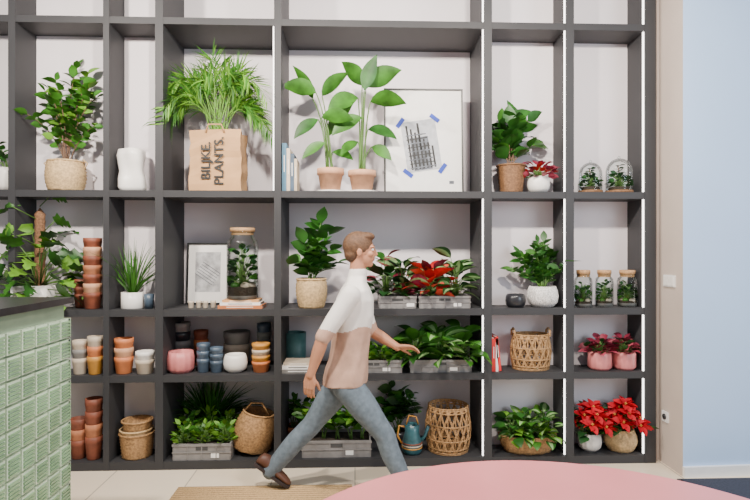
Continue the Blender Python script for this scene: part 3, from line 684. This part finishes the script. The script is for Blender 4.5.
# head: facing +x
h=MB(); c=hd
h.ell(c+Vector((-.012,0,.022)),(.098,.076,.098),skin,24,16)
h.ell(c+Vector((.022,0,-.035)),(.068,.058,.078),skin,20,14)
h.ell(c+Vector((.058,0,-.088)),(.026,.028,.022),skin,14,10)
h.tube([c+Vector((.082,0,.022)),c+Vector((.096,0,-.004)),c+Vector((.106,0,-.022)),c+Vector((.088,0,-.032))],[.010,.011,.013,.012],skin,10)
for q in(-1,1):
    h.ell(c+Vector((.074,q*.028,.028)),(.02,.026,.009),skin,12,8); h.ell(c+Vector((.060,q*.040,-.02)),(.026,.022,.022),skin,12,8)
    h.ell(c+Vector((-.012,q*.078,-.008)),(.018,.009,.031),skin,12,8)
h.ell(c+Vector((.083,0,-.052)),(.012,.024,.007),skin,12,8); h.ell(c+Vector((.080,0,-.062)),(.012,.021,.008),skin,12,8)
limb(h,[c+Vector((-.015,0,-.04)),nk+Vector((0,0,.01)),nk-Vector((0.005,0,.04))],[.056,.054,.06],5,18)
me4=remesh(h,.0045,2,lambda p,n:1 if (p-(c+Vector((.09,0,-.057)))).length<.024 and abs(p.z-(c.z-.057))<.012 else 0,[skin,lip])
hh=MB()
hh.ell(c+Vector((-.022,0,.036)),(.104,.085,.100),skin,24,16); hh.ell(c+Vector((-.058,0,-.02)),(.058,.070,.06),skin,18,12)
hh.ell(c+Vector((.035,0,.098)),(.060,.062,.032),skin,18,12)
me5=remesh(hh,.006,2,lambda p,n:0,[hair])
ex=MB()
for q in(-1,1):
    ex.ell(c+Vector((.076,q*.029,.010)),(.013,.013,.009),eyew,12,8); ex.ell(c+Vector((.085,q*.030,.010)),(.0055,.006,.006),ink,10,8)
    ex.tube([c+Vector((.089,q*.012,.030)),c+Vector((.088,q*.03,.035)),c+Vector((.074,q*.046,.030))],.004,hair,6)
def shoe_(an,pitch):
    ex.M=Matrix.Translation(an)@Matrix.Rotation(pitch,4,'Y')
    vs=[];fs=[];seg=16
    secs=[(-.075,.030,.055,-.085),(-.06,.040,.085,-.085),(-.02,.043,.095,-.085),(.04,.044,.075,-.085),(.10,.050,.055,-.085),(.16,.048,.042,-.085),(.195,.036,.03,-.085),(.21,.012,.015,-.08)]
    for (xx,w_,hh_,zb) in secs:
        for j in range(seg):
            a=2*math.pi*j/seg; zz=math.sin(a); vs.append((xx,w_*math.cos(a),zb+(hh_*(.5+.5*zz) if zz>-.5 else hh_*.25*(1+zz)*2)))
    for i in range(len(secs)-1):
        for j in range(seg): k=(j+1)%seg; fs.append((i*seg+j,(i+1)*seg+j,(i+1)*seg+k,i*seg+k))
    fs.append(tuple(range(seg))); fs.append(tuple((len(secs)-1)*seg+j for j in range(seg))[::-1]); ex.add(vs,fs,shoe)
    vs=[(xx,sg*w_*1.03,zz) for zz in(-.1,-.08) for sg in(-1,1) for (xx,w_) in [(s_[0]*1.03,max(s_[1],.02)) for s_ in secs]]
    n=len(secs); fs=[tuple(list(range(n))+list(range(2*n-1,n-1,-1))),tuple((list(range(2*n,3*n))+list(range(4*n-1,3*n-1,-1)))[::-1])]
    for i in range(n-1): fs.append((i,i+1,2*n+i+1,2*n+i)); fs.append((n+i+1,n+i,3*n+i,3*n+i+1))
    fs.append((0,n,3*n,2*n)); fs.append((n-1,2*n-1,4*n-1,3*n-1)); ex.add(vs,fs,sole,False); ex.M=None
k0=len(ex.v); shoe_(aN+Vector((.01,0,-.01)),-.12)
zmn=min(v.z for v in ex.v[k0:])
for v in ex.v[k0:]: v.z-=zmn-.002
k0=len(ex.v); shoe_(aF+Vector((.01,0,-.01)),.62)
zmn=min(v.z for v in ex.v[k0:])
for v in ex.v[k0:]: v.z-=zmn-.016
body=bpy.data.objects.new('walking_man',meJ); bpy.context.scene.collection.objects.link(body)
for nme,me_ in(('shirt',meS),('forearm_hand_right',me2),('forearm_hand_left',me3),('head',me4),('hair',me5)):
    o=bpy.data.objects.new(nme,me_); bpy.context.scene.collection.objects.link(o); o.parent=body
ex.obj('eyes_and_shoes',body)
# ================= LIGHT
wd=bpy.data.worlds.new('w'); bpy.context.scene.world=wd; wd.use_nodes=True
wd.node_tree.nodes['Background'].inputs[0].default_value=(.95,.95,1,1); wd.node_tree.nodes['Background'].inputs[1].default_value=.55
def area(name,loc_,tgt,size,en,col):
    l=bpy.data.lights.new(name,'AREA'); l.size=size; l.energy=en; l.color=col
    o=bpy.data.objects.new(name,l); bpy.context.scene.collection.objects.link(o); o.location=loc_
    o.rotation_euler=(Vector(tgt)-Vector(loc_)).to_track_quat('-Z','Y').to_euler()
area('ceiling_spot_1',(-2.1,-1.9,3.6),(-1.1,.3,2.0),.15,125,(1,.91,.80))
area('ceiling_spot_2',(-.5,-1.9,3.6),(.1,.3,2.0),.15,125,(1,.91,.80))
area('ceiling_spot_3',(1.1,-1.9,3.6),(1.4,.3,1.9),.15,100,(1,.91,.80))
area('window_daylight',(4.3,-4.2,2.6),(1.6,0,1.2),2.0,130,(.78,.89,1))
cam=bpy.data.cameras.new('cam'); co=bpy.data.objects.new('camera',cam); bpy.context.scene.collection.objects.link(co)
co.location=(0,-D,H); co.rotation_euler=(math.pi/2,0,-TH); cam.sensor_width=36; cam.lens=F/750*36
bpy.context.scene.camera=co
